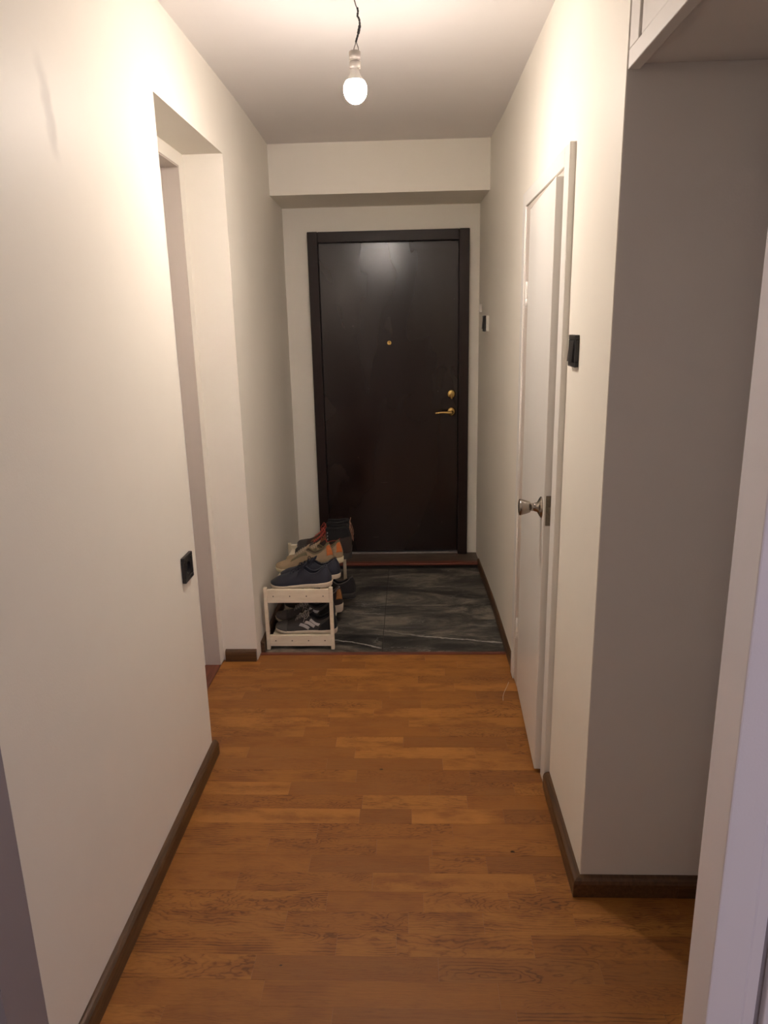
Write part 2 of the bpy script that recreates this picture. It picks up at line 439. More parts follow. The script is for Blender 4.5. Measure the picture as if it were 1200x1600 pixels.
# joints read off the photograph, per row (row 0 = the strip whose near edge lies at Y0)
J = {0: [-.36, .19], 1: [-.395, .053, .44], 2: [-.20, -.05, .29], 3: [-.34, -.02, .175, .41], 4: [-.24, .02, .25], 5: [-.50, -.12, .33],
     6: [-.305, .04, .205], 7: [-.44, -.115, .05], 8: [-.30, .115], 9: [-.175, -.01, .28], 10: [-.17, .17], 11: [-.42, .05, .33],
     12: [-.20, .19], 13: [-.31, .10], 14: [-.215, .22], 15: [-.29, -.04, .34], 16: [-.42, .10], 17: [-.33, -.02], 18: [-.60, -.34, -.16, .11],
     19: [-.43, -.13, .03], 20: [-.10, .26], 21: [-.24, .175], 22: [-.45, .02], 23: [-.54, -.39, .14], 24: [-.22, .20], 25: [-.33, .055], 26: [-.48, -.44, .15, .20]}
NKEEP = 0
r = -10
while True:
    y0 = Y0+r*PITCH; y1 = min(y0+PITCH, 3.092)
    if y0 > 3.08: break
    if r == 25: pass
    left = -.735 if y0 < 2.27-.03 else -.93
    if y0 < 1.0: left = -.98
    right = .455 if y0+PITCH > 1.66 else .99
    js = list(J.get(r, []))
    if not js:
        x = left+random.uniform(.1, .35)
        while x < right-.12: js.append(x); x += random.uniform(.26, .52)
    xs = [left]+[j for j in js if left+.04 < j < right-.03]
    while right-xs[-1] > .58: xs.append(xs[-1]+random.uniform(.34, .50))
    if xs[1:] and xs[1]-xs[0] > .62: xs.insert(1, xs[0]+random.uniform(.2, .35))
    if right-xs[-1] < .05 and len(xs) > 1: xs.pop()
    xs.append(right)
    for a, b in zip(xs, xs[1:]): plank(a, b, y0, y1)
    r += 1
for kx, ky, kr in ((.285, 1.790, .006), (-.115, 2.19, .006), (-.33, 1.395, .0032)):
    bm = bmesh.new(); n = 14
    vs = [bm.verts.new((kx+math.cos(2*PI*i/n)*kr*random.uniform(.8, 1.5), ky+math.sin(2*PI*i/n)*kr*random.uniform(.5, .85), .0006)) for i in range(n)]
    bm.faces.new(vs); bmesh.ops.solidify(bm, geom=bm.faces[:], thickness=.0003)
    link('knot', bm, M_knot, floor)

# entry tiles, 60 x 30
gr = boxo('grout', (-.76, .46, 3.105, 4.36, -.0108, -.0018), M_grout, floor)
for (xa, xb) in ((-.75, -.149), (-.146, .442)):
    for (ya, yb) in ((3.112, 3.404), (3.407, 3.704), (3.707, 4.004), (4.007, 4.318)):
        bm = bmesh.new(); box(bm, xa, xb, ya, yb, -.0105, random.uniform(-.0004, .0004), .0012, 1)
        link('tile', bm, M_slate, floor)
# transition strip between parquet and tiles
bm = bmesh.new(); box(bm, -.725, .446, 3.088, 3.112, -.010, .005, .003)
t2 = link('trim_2', bm, M_red); tag(t2, kind='structure')
# raised threshold in front of the entry door
bm = bmesh.new(); box(bm, -.748, .433, 4.335, 4.53, -.011, .018)
t3 = link('trim_3', bm, M_riser); tag(t3, kind='structure')
bm = bmesh.new(); box(bm, -.748, .433, 4.322, 4.375, .018, .034, .006); link('nosing', bm, M_red, t3)
bm = bmesh.new(); box(bm, -.748, .433, 4.375, 4.552, .018, .031, .001); link('threshold_top', bm, M_sill, t3)
# threshold board of the doorway inside the left recess
bm = bmesh.new(); prism(bm, [(-.885, 2.27), (-.885, 3.04), (-.955, 3.04), (-.955, 2.27)], -.011, .006)
t4 = link('trim_4', bm, M_redy); tag(t4, kind='structure')

# ------------------------------------------------------------------ baseboards (rounded top)
def baseprof(h=.060, t=.021):
    return [(0, 0), (t, 0), (t, h*.72), (t*.86, h*.88), (t*.55, h*.975), (t*.25, h), (0, h)]
def baseboard(name, path, m, h=.060, t=.021):
    """path: xy points; the board stands to the left of the walking direction"""
    bm = bmesh.new(); prof = baseprof(h, t); rings = []
    P = [Vector((x, y)) for x, y in path]
    for i, p in enumerate(P):
        ds = []
        if i > 0: ds.append((P[i]-P[i-1]).normalized())
        if i < len(P)-1: ds.append((P[i+1]-P[i]).normalized())
        ns = [Vector((-d.y, d.x)) for d in ds]
        nn = sum(ns, Vector((0, 0))).normalized(); k = 1/max(.3, nn.dot(ns[0]))
        rings.append([bm.verts.new((p.x+nn.x*a*k, p.y+nn.y*a*k, b)) for a, b in prof])
    n = len(prof)
    for a, b in zip(rings, rings[1:]):
        for i in range(n): bm.faces.new((a[i], a[(i+1) % n], b[(i+1) % n], b[i]))
    bm.faces.new(rings[0]); bm.faces.new(rings[-1][::-1])
    o = link(name, bm, m); tag(o, kind='structure'); return o
baseboard('baseboard_left_near', [(-.73, 2.285), (-.73, 1.094)], M_base_y, .056, .020)
baseboard('baseboard_recess', [(-.728, 3.040), (-.872, 3.040)], M_base_x, .056, .018)
baseboard('baseboard_left_far', [(-.748, 4.33), (-.738, 4.0), (-.729, 3.6), (-.7245, 3.115)], M_base_y, .056, .018)
baseboard('baseboard_right_far', [(.447, 2.915), (.445, 3.62), (.436, 4.0), (.427, 4.36)], M_base_y, .052, .012)
baseboard('baseboard_right_near', [(1.5, 1.640), (.444, 1.640), (.448, 2.098)][::1], M_base_y, .056, .021)
baseboard('baseboard_return', [(1.5, 1.6395), (.70, 1.6395)], M_base_x, .0561, .0211)

# ------------------------------------------------------------------ entry door
d1 = empty('door_1', (-.12, 4.54, 0)); tag(d1, kind='structure')
def P1(o): o.parent = d1; o.location = Vector(o.location)-Vector((-.12, 4.54, 0)); return o
fr = empty('door_frame', (0, 0, 0)); fr.parent = d1; fr.location = (.12, -4.54, 0)
for b6 in ((-.605, -.544, 4.512, 4.60, .033, 2.047), (.300, .361, 4.512, 4.60, .033, 2.047)):
    boxo('jamb', b6, M_frame, fr, .004)
boxo('head', (-.5438, .2998, 4.514, 4.60, 1.985, 2.046), M_frame, fr, .004)
_dl = boxo('door_leaf', (-.5435, .2995, 4.545, 4.59, .045, 1.984), M_entry, None, .003)
for v in _dl.data.vertices: v.co.y += .020*(v.co.x+.122)      # leaf skewed, lock side deeper, to shift the bulb's highlight
P1(_dl)
leaf = [o for o in d1.children if o.name.startswith('door_leaf')][0]
P1(boxo('sill_strip', (-.544, .300, 4.530, 4.60, .031, .043), M_alu, None, .002))
def sub(name, bm, m, par, smooth_=True, lbl=None):
    o = link(name, bm, m, None, smooth_); o.parent = par
    base = Vector((0, 0, 0)); q = par
    while q is not None: base += Vector(q.location); q = q.parent
    o.location = -base
    if lbl: o['label'] = lbl
    return o
bm = bmesh.new(); lathe(bm, [(0, .0145), (.004, .0145), (.007, .012), (.007, .008), (.005, .006), (.005, 0)], (-.127, 4.545, 1.396), (0, -1, 0), 24)
sub('peephole', bm, M_brass, leaf, lbl='brass peephole')
for z in (1.076, .966):
    bm = bmesh.new(); lathe(bm, [(0, .027), (.004, .027), (.009, .024), (.012, .017), (.012, 0)], (.259, 4.5528, z), (0, -1, 0), 32)
    sub('rosette', bm, M_brass, leaf, lbl='round brass rosette')
bm = bmesh.new(); box(bm, .254, .264, 4.515, 4.542, 1.048, 1.083, .003)
sub('thumb_turn', bm, M_brass_dk, leaf, lbl='brass thumb turn')
bm = bmesh.new()
tube(bm, catmull([(.259, 4.543, .966), (.259, 4.516, .966), (.252, 4.496, .966), (.235, 4.492, .966), (.20, 4.490, .967), (.165, 4.492, .964), (.158, 4.494, .962)], 5),
     [.0105]*12+[.0085]*8+[.0072]*6+[.0078]*4+[.0085], 12)
sub('lever_handle', bm, M_brass, leaf, lbl='brass lever handle')

# ------------------------------------------------------------------ white closet door, slightly ajar
d2 = empty('door_2', (.44, 2.775, 0)); tag(d2, kind='structure')
cs = empty('door_casing'); cs.parent = d2; cs.location = (-.44, -2.775, 0)
boxo('casing_post', (.431, .470, 2.102, 2.168, .0, 1.965), M_white, cs, .003)
boxo('casing_post', (.431, .470, 2.852, 2.912, .0, 1.965), M_white, cs, .003)
boxo('casing_head', (.431, .470, 2.168, 2.852, 1.915, 1.965), M_white, cs, .002)
boxo('frame_post', (.438, .52, 2.782, 2.852, 0, 1.915), M_jamb, cs, .003)
boxo('frame_post', (.438, .52, 2.1685, 2.176, 0, 1.915), M_jamb, cs, .001)
boxo('frame_head', (.438, .52, 2.176, 2.782, 1.897, 1.915), M_jamb, cs, .001)
hx, hy = .437, 2.776
lf = boxo('door_leaf', (0, .038, -.598, -.002, .012, 1.893), M_white, d2, .002)
lf.location = (hx-.44, hy-2.775, 0); lf.rotation_euler = (0, 0, -math.radians(2.4))
bm = bmesh.new()
ky, kz = -.548, .930
lathe(bm, [(0, .034), (.003, .034), (.008, .026), (.014, .0155), (.026, .0125), (.034, .0125), (.036, .017), (.048, .0215), (.066, .0265), (.070, .0255), (.072, .019), (.072, 0)], (0, ky, kz), (-1, 0, 0), 36)
o = link('door_knob', bm, M_steel, lf, True); o['label'] = 'brushed steel round knob on a flared rosette'
bm = bmesh.new(); box(bm, .006, .030, -.6002, -.597, kz-.048, kz+.048, .001, 1); box(bm, .012, .024, -.606, -.599, kz-.012, kz+.012, .002)
o = link('latch_plate', bm, M_latch, lf); o['label'] = 'worn metal latch plate in the door edge'
for zz in (1.60, .27):
    bm = bmesh.new(); lathe(bm, [(-.045, .0), (-.045, .0062), (-.016, .0062), (-.0155, .0052), (-.0145, .0062), (.045, .0062), (.047, .003), (.047, 0)], (.4335, 2.779, zz), (0, 0, 1), 16)
    sub('hinge', bm, M_white, d2)

# ------------------------------------------------------------------ door inside the left recess
d3 = empty('door_3', (-.95, 2.65, 0)); tag(d3, kind='structure')
def P3(name, b6, m, bev=.002):
    bm = bmesh.new(); box(bm, *b6, bev); return sub(name, bm, m, d3, False)
P3('jamb', (-.955, -.886, 2.978, 2.984, .006, 2.114), M_jamb, .0008)
P3('head', (-.955, -.886, 2.27, 2.978, 2.108, 2.1145), M_jamb, .0008)
P3('door_stop', (-.975, -.955, 2.963, 2.984, .006, 2.114), M_white)
P3('door_leaf', (-1.015, -.9755, 2.275, 2.980, .010, 2.112), M_white)

# ------------------------------------------------------------------ door casing at the right edge of the picture
t5 = empty('trim_5', (.54, .99, 0)); tag(t5, kind='structure')
def P5(name, b6, m=None, bev=.003):
    bm = bmesh.new(); box(bm, *b6, bev); return sub(name, bm, m or M_lilac, t5, False)
P5('casing_board', (.493, .553, .982, 1.07, 0, CEIL-.001))
P5('casing_bead', (.553, .578, .987, 1.07, 0, CEIL-.001), None, .005)
P5('casing_groove', (.578, .589, .996, 1.06, 0, CEIL-.001), M_grey, .0)
P5('casing_edge', (.589, .62, .982, 1.06, 0, CEIL-.001))

# ------------------------------------------------------------------ overhead cupboard above the side passage
cu = empty('overhead_cupboard', (.80, 1.30, 2.0)); tag(cu, 'white built-in overhead cupboard above the opening at the top right corner', 'cupboard')
def PC(name, b6, m=None, bev=.002, lbl=None):
    bm = bmesh.new(); box(bm, *b6, bev); return sub(name, bm, m or M_cup, cu, False, lbl)
PC('body', (.470, 1.60, 1.071, 1.6395, 2.000, 2.435), M_alc)
PC('frame_rail', (.446, .470, 1.071, 1.6395, 1.990, 2.026), None)
PC('frame_stile', (.446, .470, 1.580, 1.6395, 2.026, 2.435), None)
PC('door', (.450, .469, 1.08, 1.576, 2.030, 2.430), None, .003)

# ------------------------------------------------------------------ switches and socket
def wall_switch(name, label, cat, loc, rz, s=.082, th=.010, rocker=True, white_base=False):
    """built facing -x at the wall, then turned"""
    root = empty(name, loc, (0, 0, rz)); tag(root, label, cat)
    h = s/2
    x1 = -.0002
    if white_base:
        bm = bmesh.new(); box(bm, -.016, x1, -h, h, -h, h, .002); o = link('mounting_box', bm, M_whitep, root); o['label'] = 'white mounting box'; x1 = -.0162
    bm = bmesh.new()
    w = .013
    for b4 in ((-h, h, h-w, h), (-h, h, -h, -h+w), (-h, -h+w, -h+w, h-w), (h-w, h, -h+w, h-w)):
        box(bm, x1-th, x1, *b4, .0015, 1)
    link('cover_frame', bm, M_blackp, root)
    if rocker:
        bm = bmesh.new(); a = h-w-.0006; d = x1-th
        v = [(x1-.002, -a, -a), (x1-.002, a, -a), (x1-.002, a, a), (x1-.002, -a, a), (d-.006, -a, -a), (d-.006, a, -a), (d-.0005, a, a), (d-.0005, -a, a)]
        vs = [bm.verts.new(p) for p in v]
        for f in ((0, 1, 2, 3), (4, 7, 6, 5), (0, 4, 5, 1), (1, 5, 6, 2), (2, 6, 7, 3), (3, 7, 4, 0)): bm.faces.new([vs[i] for i in f])
        bmesh.ops.bevel(bm, geom=bm.edges[:], offset=.001, segments=2, affect='EDGES')
        link('rocker', bm, M_blackp, root)
    else:
        bm = bmesh.new(); a = h-w-.0006; d = x1-th+.002; n = 28; R_ = .0205
        outer = []; ring = []; back = []
        for i in range(n):
            t = 2*PI*i/n; c, s_ = math.cos(t), math.sin(t); k = a/max(abs(c), abs(s_))
            outer.append(bm.verts.new((d, c*k, s_*k))); ring.append(bm.verts.new((d, c*R_, s_*R_))); back.append(bm.verts.new((x1-.0005, c*R_*.97, s_*R_*.97)))
        for i in range(n):
            j = (i+1) % n
            bm.faces.new((outer[i], outer[j], ring[j], ring[i])); bm.faces.new((ring[i], ring[j], back[j], back[i]))
        bm.faces.new(back[::-1])
        link('outlet_insert', bm, M_blackp, root)
        bm = bmesh.new()
        for yy in (-.0095, .0095): lathe(bm, [(0, .0026), (.0006, .0026)], (x1-.0005, yy, 0), (-1, 0, 0), 10)
        link('pin_holes', bm, M_blackh, root)
    return root
wall_switch('light_switch', 'black square rocker light switch on the right wall beside the white door', 'light switch', (.4475, 1.996, 1.424), 0, .084, .011)
wall_switch('light_switch', 'small black switch on a white box on the far right wall near the entry door', 'light switch', (.4330, 4.10, 1.500), .02, .084, .010, True, True)
wall_switch('wall_socket', 'black round-holed power outlet low on the left wall', 'power outlet', (-.7295, 2.162, .760), PI, .084, .012, False)
bm = bmesh.new(); box(bm, .413, .4262, 4.390, 4.425, 1.565, 1.612, .002)
o = link('contact_box', bm, M_whitep); tag(o, 'tiny white plastic box in the corner just right of the entry door frame', 'contact box')
bm = bmesh.new(); tube(bm, catmull([(.411, 2.819, .0012), (.400, 2.785, .0015), (.384, 2.741, .0012), (.372, 2.70, .0014), (.367, 2.662, .0012)], 5), .0008, 6)
o = link('thread', bm, M_wire); tag(o, 'thin pale loose thread on the parquet by the white door foot', 'thread')

# ------------------------------------------------------------------ hanging bulb
pl = empty('bare_bulb_pendant', (-.15, 2.35, 2.2)); tag(pl, 'lit bare bulb hanging on a taped black wire from the ceiling', 'lamp')
cab = catmull([(-.150, 2.35, 2.437), (-.1495, 2.35, 2.415), (-.148, 2.35, 2.404), (-.1445, 2.35, 2.391), (-.1405, 2.35, 2.383)], 6)
bm = bmesh.new(); tube(bm, cab, .0016, 10); sub('cable', bm, M_cable, pl)
tp = catmull([(-.1405, 2.35, 2.386), (-.139, 2.352, 2.376), (-.1405, 2.35, 2.364), (-.1360, 2.349, 2.356), (-.1345, 2.35, 2.342), (-.1375, 2.351, 2.328), (-.141, 2.35, 2.315), (-.1455, 2.35, 2.303), (-.1470, 2.35, 2.298)], 6)
rad = [.0022+.0010*abs(math.sin(i*.9))+(.0012 if 24 < i < 34 else 0) for i in range(len(tp))]
bm = bmesh.new(); tube(bm, tp, rad, 10); sub('tape_wrap', bm, M_tape, pl, lbl='black insulating tape')
for pts, s in (([(-.1470, 2.35, 2.302), (-.149, 2.35, 2.292), (-.1525, 2.349, 2.283), (-.1545, 2.348, 2.272)], 1), ([(-.1465, 2.35, 2.302), (-.1445, 2.351, 2.294), (-.1410, 2.352, 2.284), (-.1400, 2.352, 2.272)], 1)):
    bm = bmesh.new(); tube(bm, catmull(pts, 5), .0012, 8); sub('wire', bm, M_cable, pl)
sk = None
bm = bmesh.new(); lathe(bm, [(0, 0), (0, .0155), (.0015, .0170), (.022, .0170), (.0232, .0155), (.0232, .0150), (.026, .0150), (.0265, .0165), (.030, .0172), (.041, .0168), (.044, .0152), (.045, .0140), (.047, .0135), (.047, 0)], (-.1512, 2.35, 2.274), (0, 0, -1), 32)
so = sub('socket', bm, M_porc, pl, lbl='grey porcelain lamp socket')
bm = bmesh.new(); lathe(bm, [(0, .0152), (.0005, .0160), (.0022, .0160), (.0027, .0152)], (-.1512, 2.35, 2.2508), (0, 0, -1), 32)
sub('bulb_collar', bm, M_porcd, pl)
bm = bmesh.new()
prof = []
cz, R_ = .0525, .0345
for i in range(0, 17):
    a = math.radians(127-127*i/16)
    prof.append((cz-R_*math.cos(a)*1.0 if False else cz+R_*math.cos(a)*(1.12 if a < PI/2 else 1.0), R_*math.sin(a)))
lathe(bm, prof, (-.1525, 2.35, 2.2275), (0, 0, -1), 40)
sub('glass_bulb', bm, M_bulb, pl, lbl='glowing white glass bulb')
bm = bmesh.new(); lathe(bm, [(0, .0125), (.006, .0130), (.012, .0150), (.020, .0195), (.0310, .0272)], (-.1525, 2.35, 2.2275), (0, 0, -1), 40, False)
sub('bulb_neck', bm, M_whitep, pl, lbl='opaque white plastic neck of the bulb')

# ------------------------------------------------------------------ shoe rack
RX0, RX1, RY0, RY1 = -.703, -.376, 3.146, 3.880
rk = empty('shoe_rack', ((RX0+RX1)/2, (RY0+RY1)/2, 0)); tag(rk, 'low two-tier cream wooden shoe rack on the slate tiles by the left wall', 'shoe rack')
def PR(name, b6, m=None, bev=.0015, lbl=None):
    bm = bmesh.new(); box(bm, *b6, bev); return sub(name, bm, m or M_pine, rk, False, lbl)
pw = .017
for (ya, yb, face) in ((RY0, RY0+.020, RY0+.003), (RY1-.020, RY1, RY1-.017)):
    PR('post', (RX0, RX0+pw, ya, yb, 0, .316), bev=.003); PR('post', (RX1-pw, RX1, ya, yb, 0, .316), bev=.003)
    bmf = []
    for (za, zb) in ((.240, .306), (.018, .074)):
        rail = PR('end_rail', (RX0+pw, RX1-pw, face, face+.014, za, zb))
        if ya == RY0:
            for k in range(4):
                xx = RX0+.045+k*(RX1-RX0-.09)/3
                bm = bmesh.new(); lathe(bm, [(0, .0030), (.0006, .0030), (.0006, 0)], (xx, face, (za+zb)/2), (0, -1, 0), 10)
                sub('screw', bm, M_screw, rail)
for zt in (.284, .056):
    for k in range(4):
        xx = RX0+.045+k*(RX1-RX0-.09)/3
        PR('slat', (xx-.023, xx+.023, RY0+.0172, RY1-.0172, zt-.016, zt), bev=.002)

# ------------------------------------------------------------------ shoes
def interp(tab, t):
    if t <= tab[0][0]: return tab[0][1]
    for (a, va), (b, vb) in zip(tab, tab[1:]):
        if t <= b:
            k = (t-a)/(b-a); k = k*k*(3-2*k) if False else k
            return va+(vb-va)*k
    return tab[-1][1]
def smtab(tab):
    """Catmull-like monotone smoothing of a table"""
    P = catmull([(a, v, 0) for a, v in tab], 8)
    q = [(p.x, p.y) for p in P]; q.sort(); return q
WT = smtab([(0, .004), (.02, .017), (.06, .026), (.12, .0305), (.22, .0325), (.38, .032), (.52, .036), (.66, .0425), (.76, .0445), (.85, .041), (.92, .033), (.965, .023), (.99, .012), (1, .003)])
TOP_SNK = [(0, .080), (.05, .088), (.12, .074), (.22, .058), (.32, .056), (.40, .074), (.45, .084), (.52, .077), (.62, .062), (.74, .046), (.86, .036), (.95, .027), (1, .014)]
TOP_DRB = [(0, .068), (.05, .081), (.12, .074), (.22, .056), (.32, .056), (.40, .074), (.45, .083), (.52, .079), (.62, .067), (.74, .054), (.86, .044), (.95, .026), (1, .013)]
TOP_BOOT = [(0, .135), (.05, .142), (.12, .142), (.22, .138), (.32, .140), (.40, .142), (.44, .130), (.50, .104), (.60, .076), (.72, .056), (.85, .044), (.95, .032), (1, .016)]
MS = 28
def shoe(name, label, loc, yaw=0, pitch=0, roll=0, L=.295, side=1, top=TOP_SNK, upper=None, lining=None, sole=None, th=(.026, .018), to=.43, lace=None, lr=.0017, ls=.36, heelcup=None, shaft=None, side_cam=1, wk=1.0,
         tab=None, stripes=None, toecap=None, piping=None, collar=.0035, outsole=None, nl=6, bow=True, group=None, loop=None, eyestay=None, tongue=None, lean=.0):
    root = empty(name, loc, (roll, pitch, yaw)); tag(root, label, 'shoe', group)
    topt = smtab(top)
    kz = L/.295
    def w(t): return interp(WT, t)*kz*wk
    def mid(t): return side*(.010*math.sin(PI*max(0, min(1, (t-.25)/.75)))-.004)*kz if t > .25 else side*-.004*kz
    def bz(t): return .014*max(0, (t-.74)/.26)**2
    def st(t): return bz(t)+th[0]+(th[1]-th[0])*min(1, t/.75)
    def X(t, v=0):
        x = L*(.5-t)
        if t < .12: x -= .010*kz*(1-t/.12)*v*v*1.0 - .004*(1-t/.12)*math.sin(PI*min(1, v))
        return x
    def outer(t, s):
        """s in [-1,1]: one bottom edge over the top to the other"""
        a = abs(s); sg = 1 if s >= 0 else -1
        H = interp(topt, t)*kz; ww = w(t)
        if t <= to:
            v = min(1., (1-a)/.62)
            y = ww*(1.0+.06*math.sin(PI*min(1, v*1.2)) - (.30+.10*(t < .1))*v**1.6)
            z = H*v
            if H > .11: y = ww*(1.03-.12*min(1, v*1.6)-.05*v)
            return Vector((X(t, v), mid(t)+sg*y, st(t)-.003+z))
        ang = (1-a)*PI/2
        blend = min(1, (t-to)/.16)
        pw1 = .62+.20*blend
        y = ww*math.cos(ang)**pw1*(1+.03*math.sin(2*ang)); z = H*math.sin(ang)**(.95-.15*blend)
        return Vector((X(t), mid(t)+sg*y, st(t)-.003+z))
    ts = [0, .006, .018, .036, .052, .068, .09, .12, .16, .20, .24, .28, .32, .36, .39, to-.012, to+.012, .47, .50, .54, .58, .62, .67, .72, .77, .82, .86, .90, .93, .955, .975, .99, 1.0]
    bmU = bmesh.new(); bmL = bmesh.new(); grid = []
    SS = [-1+2*i/MS for i in range(MS+1)]
    def pt(t, s):
        if t <= to and abs(s) < .38:
            e = outer(t, .38 if s > 0 else -.38); q = abs(s)/.38
            if t < .045:
                c = outer(t, .38); d = outer(t, -.38)
                return c.lerp(d, (1-s/.38)/2)
            dep = interp(topt, t)*kz-.006
            k = min(1., (1-q)*2.2); k = k*k*(3-2*k)
            m_ = mid(t)
            y = m_+(e.y-m_)*(.90 if q > .55 else .90*q/.55)
            return Vector((e.x, e.y+(y-e.y)*min(1, (1-q)*5), e.z-dep*k))
        return outer(t, s)
    P = [[pt(t, s) for s in SS] for t in ts]
    vU = {}; vL = {}
    def gv(bm, d, i, j):
        if (i, j) not in d: d[(i, j)] = bm.verts.new(P[i][j])
        return d[(i, j)]
    for i in range(len(ts)-1):
        for j in range(MS):
            sm = (SS[j]+SS[j+1])/2; tm = (ts[i]+ts[i+1])/2
            isl = abs(sm) < .36 and tm < to+.005 and ts[i] >= .036
            bm, d = (bmL, vL) if isl else (bmU, vU)
            bm.faces.new((gv(bm, d, i, j), gv(bm, d, i+1, j), gv(bm, d, i+1, j+1), gv(bm, d, i, j+1)))
    o = link('upper', bmU, upper, root, True)
    o2 = link('lining', bmL, lining or upper, root, True)
    # sole
    def solemesh(z0f, z1f, grow, grow0=None):
        bm = bmesh.new(); n = len(ts); g0 = grow if grow0 is None else grow0
        def ring(zf, g, edge):
            vs = []
            for sg, seq in ((1, range(n)), (-1, range(n-2, 0, -1))):
                for i in seq:
                    t = ts[i]; x = L*(.5-t); ex = 0
                    if t < .1: ex = g*(1-t/.1)
                    if t > .9: ex = -g*(t-.9)/.1
                    yy = (w(t)*1.03+g*min(1, min(t, 1-t)/.03+.25))
                    vs.append(bm.verts.new((x+ex, mid(t)+sg*yy, zf(t))))
            return vs
        a = ring(z0f, g0-.002, 0); a2 = ring(lambda t: z0f(t)+.003, g0, 0); b = ring(lambda t: z1f(t)-.002, grow, 1); c = ring(z1f, grow-.0015, 1)
        rs = (a, a2, b, c); m_ = len(a)
        for p, q in zip(rs, rs[1:]):
            for i in range(m_): bm.faces.new((p[i], p[(i+1) % m_], q[(i+1) % m_], q[i]))
        bm.faces.new(a[::-1]); bm.faces.new(c)
        return bm
    if outsole:
        so_ = link('sole', solemesh(lambda t: bz(t)+.006, lambda t: st(t)+.002, .003, .001), sole, root, True)
        link('outsole', solemesh(lambda t: bz(t), lambda t: bz(t)+.0065, .0022), outsole, root, True)
    else:
        link('sole', solemesh(lambda t: bz(t), lambda t: st(t)+.002, .003, .001), sole, root, True)
    def nrm(t, s):
        e = .004; a = outer(min(1, t+e), s)-outer(max(0, t-e), s); b = outer(t, min(1, s+.01))-outer(t, max(-1, s-.01))
        n_ = a.cross(b); 
        if n_.length < 1e-9: return Vector((0, 0, 1))
        n_.normalize(); c = Vector((0, mid(t), st(t)+.01))
        p_ = outer(t, s); d_ = p_-Vector((p_.x*.97, mid(t), st(t)+.015))
        return n_ if n_.dot(d_) > 0 else -n_
    def patch(nm, cs, m_, off=.0012, n=8, sides=(1, -1), lbl=None):
        for sd in sides:
            bm = bmesh.new(); g = []
            for i in range(n+1):
                row = []
                for j in range(n+1):
                    u, v = i/n, j/n
                    t = (cs[0][0]*(1-u)+cs[1][0]*u)*(1-v)+(cs[3][0]*(1-u)+cs[2][0]*u)*v
                    s = (cs[0][1]*(1-u)+cs[1][1]*u)*(1-v)+(cs[3][1]*(1-u)+cs[2][1]*u)*v
                    row.append(bm.verts.new(outer(t, s*sd)+nrm(t, s*sd)*off))
                g.append(row)
            for i in range(n):
                for j in range(n): bm.faces.new((g[i][j], g[i+1][j], g[i+1][j+1], g[i][j+1]))
            bmesh.ops.recalc_face_normals(bm, faces=bm.faces[:])
            bmesh.ops.solidify(bm, geom=bm.faces[:], thickness=.0012)
            oo = link(nm, bm, m_, root, True)
            if lbl: oo['label'] = lbl
    # padded collar edge round the opening
    cp = []
    cts = [t for t in ts if .045 <= t <= to]
    for t in cts[::-1]: cp.append(outer(t, .38))
    e0 = outer(.036, .38); e1 = outer(.036, -.38)
    for k in (.25, .5, .75): cp.append(e0.lerp(e1, k)+Vector((.003, 0, .001)))
    for t in cts: cp.append(outer(t, -.38))
    bm = bmesh.new(); tube(bm, catmull(cp, 2), collar, 8); link('collar', bm, piping or upper, root, True)
    # tongue
    bm = bmesh.new()
    Ht = outer(to+.02, 0)
    yw = .020*kz; rows = []
    tx = [(to+.10, .001, 1.0), (to+.05, .004, 1.0), (to+.01, .008, 1.0), (to-.03, .014, 1.05), (to-.055, .018, .95), (to-.06, .019, .6)]
    zref = Ht.z
    for (t, up, wd) in tx:
        z = outer(max(t, to+.012), 0).z+up if t > to else zref+up*(1.1)
        rows.append([bm.verts.new((L*(.5-t), mid(t)+yw*wd*q, z-.006*q*q)) for q in (-1, -.5, 0, .5, 1)])
    for a, b in zip(rows, rows[1:]):
        for i in range(4): bm.faces.new((a[i], a[i+1], b[i+1], b[i]))
    bmesh.ops.recalc_face_normals(bm, faces=bm.faces[:]); bmesh.ops.solidify(bm, geom=bm.faces[:], thickness=.004)
    link('tongue', bm, tongue or upper, root, True)
    if eyestay: patch('eyestay', [(to+.01, .37), (to+.27, .30), (to+.30, .45), (to+.0, .55)], eyestay, .0014)
    if lace:
        bm = bmesh.new()
        for k in range(nl):
            t0 = to+.025+k*(.22/nl); dt = .5*.22/nl
            for dr in (1, -1):
                pts = []
                for q in range(9):
                    s = -ls+2*ls*q/8
                    t = t0+dt*dr*(q/8-.5)*2
                    pts.append(outer(t, s)+nrm(t, s)*(.0035+.0015*dr*math.sin(PI*q/8)+.002))
                tube(bm, pts, lr, 6)
        if bow:
            c0 = outer(to+.03, 0)+Vector((0, 0, .008))
            for sg in (1, -1):
                tube(bm, catmull([c0, c0+Vector((-.012, sg*.018, .006)), c0+Vector((-.022, sg*.036, -.012)), c0+Vector((-.006, sg*.040, -.026)), c0+Vector((.006, sg*.022, -.006)), c0], 6), .0015, 6)
                tube(bm, catmull([c0, c0+Vector((.004, sg*.020, -.002)), c0+Vector((-.012, sg*.034, -.022)), c0+Vector((-.020, sg*.040, -.045))], 6), .0015, 6)
        link('laces', bm, lace, root, True)
    if tab: patch('heel_tab', [(.012, .40), (.085, .42), (.105, .72), (.012, .78)], tab[0], .0016, 8, lbl=tab[1])
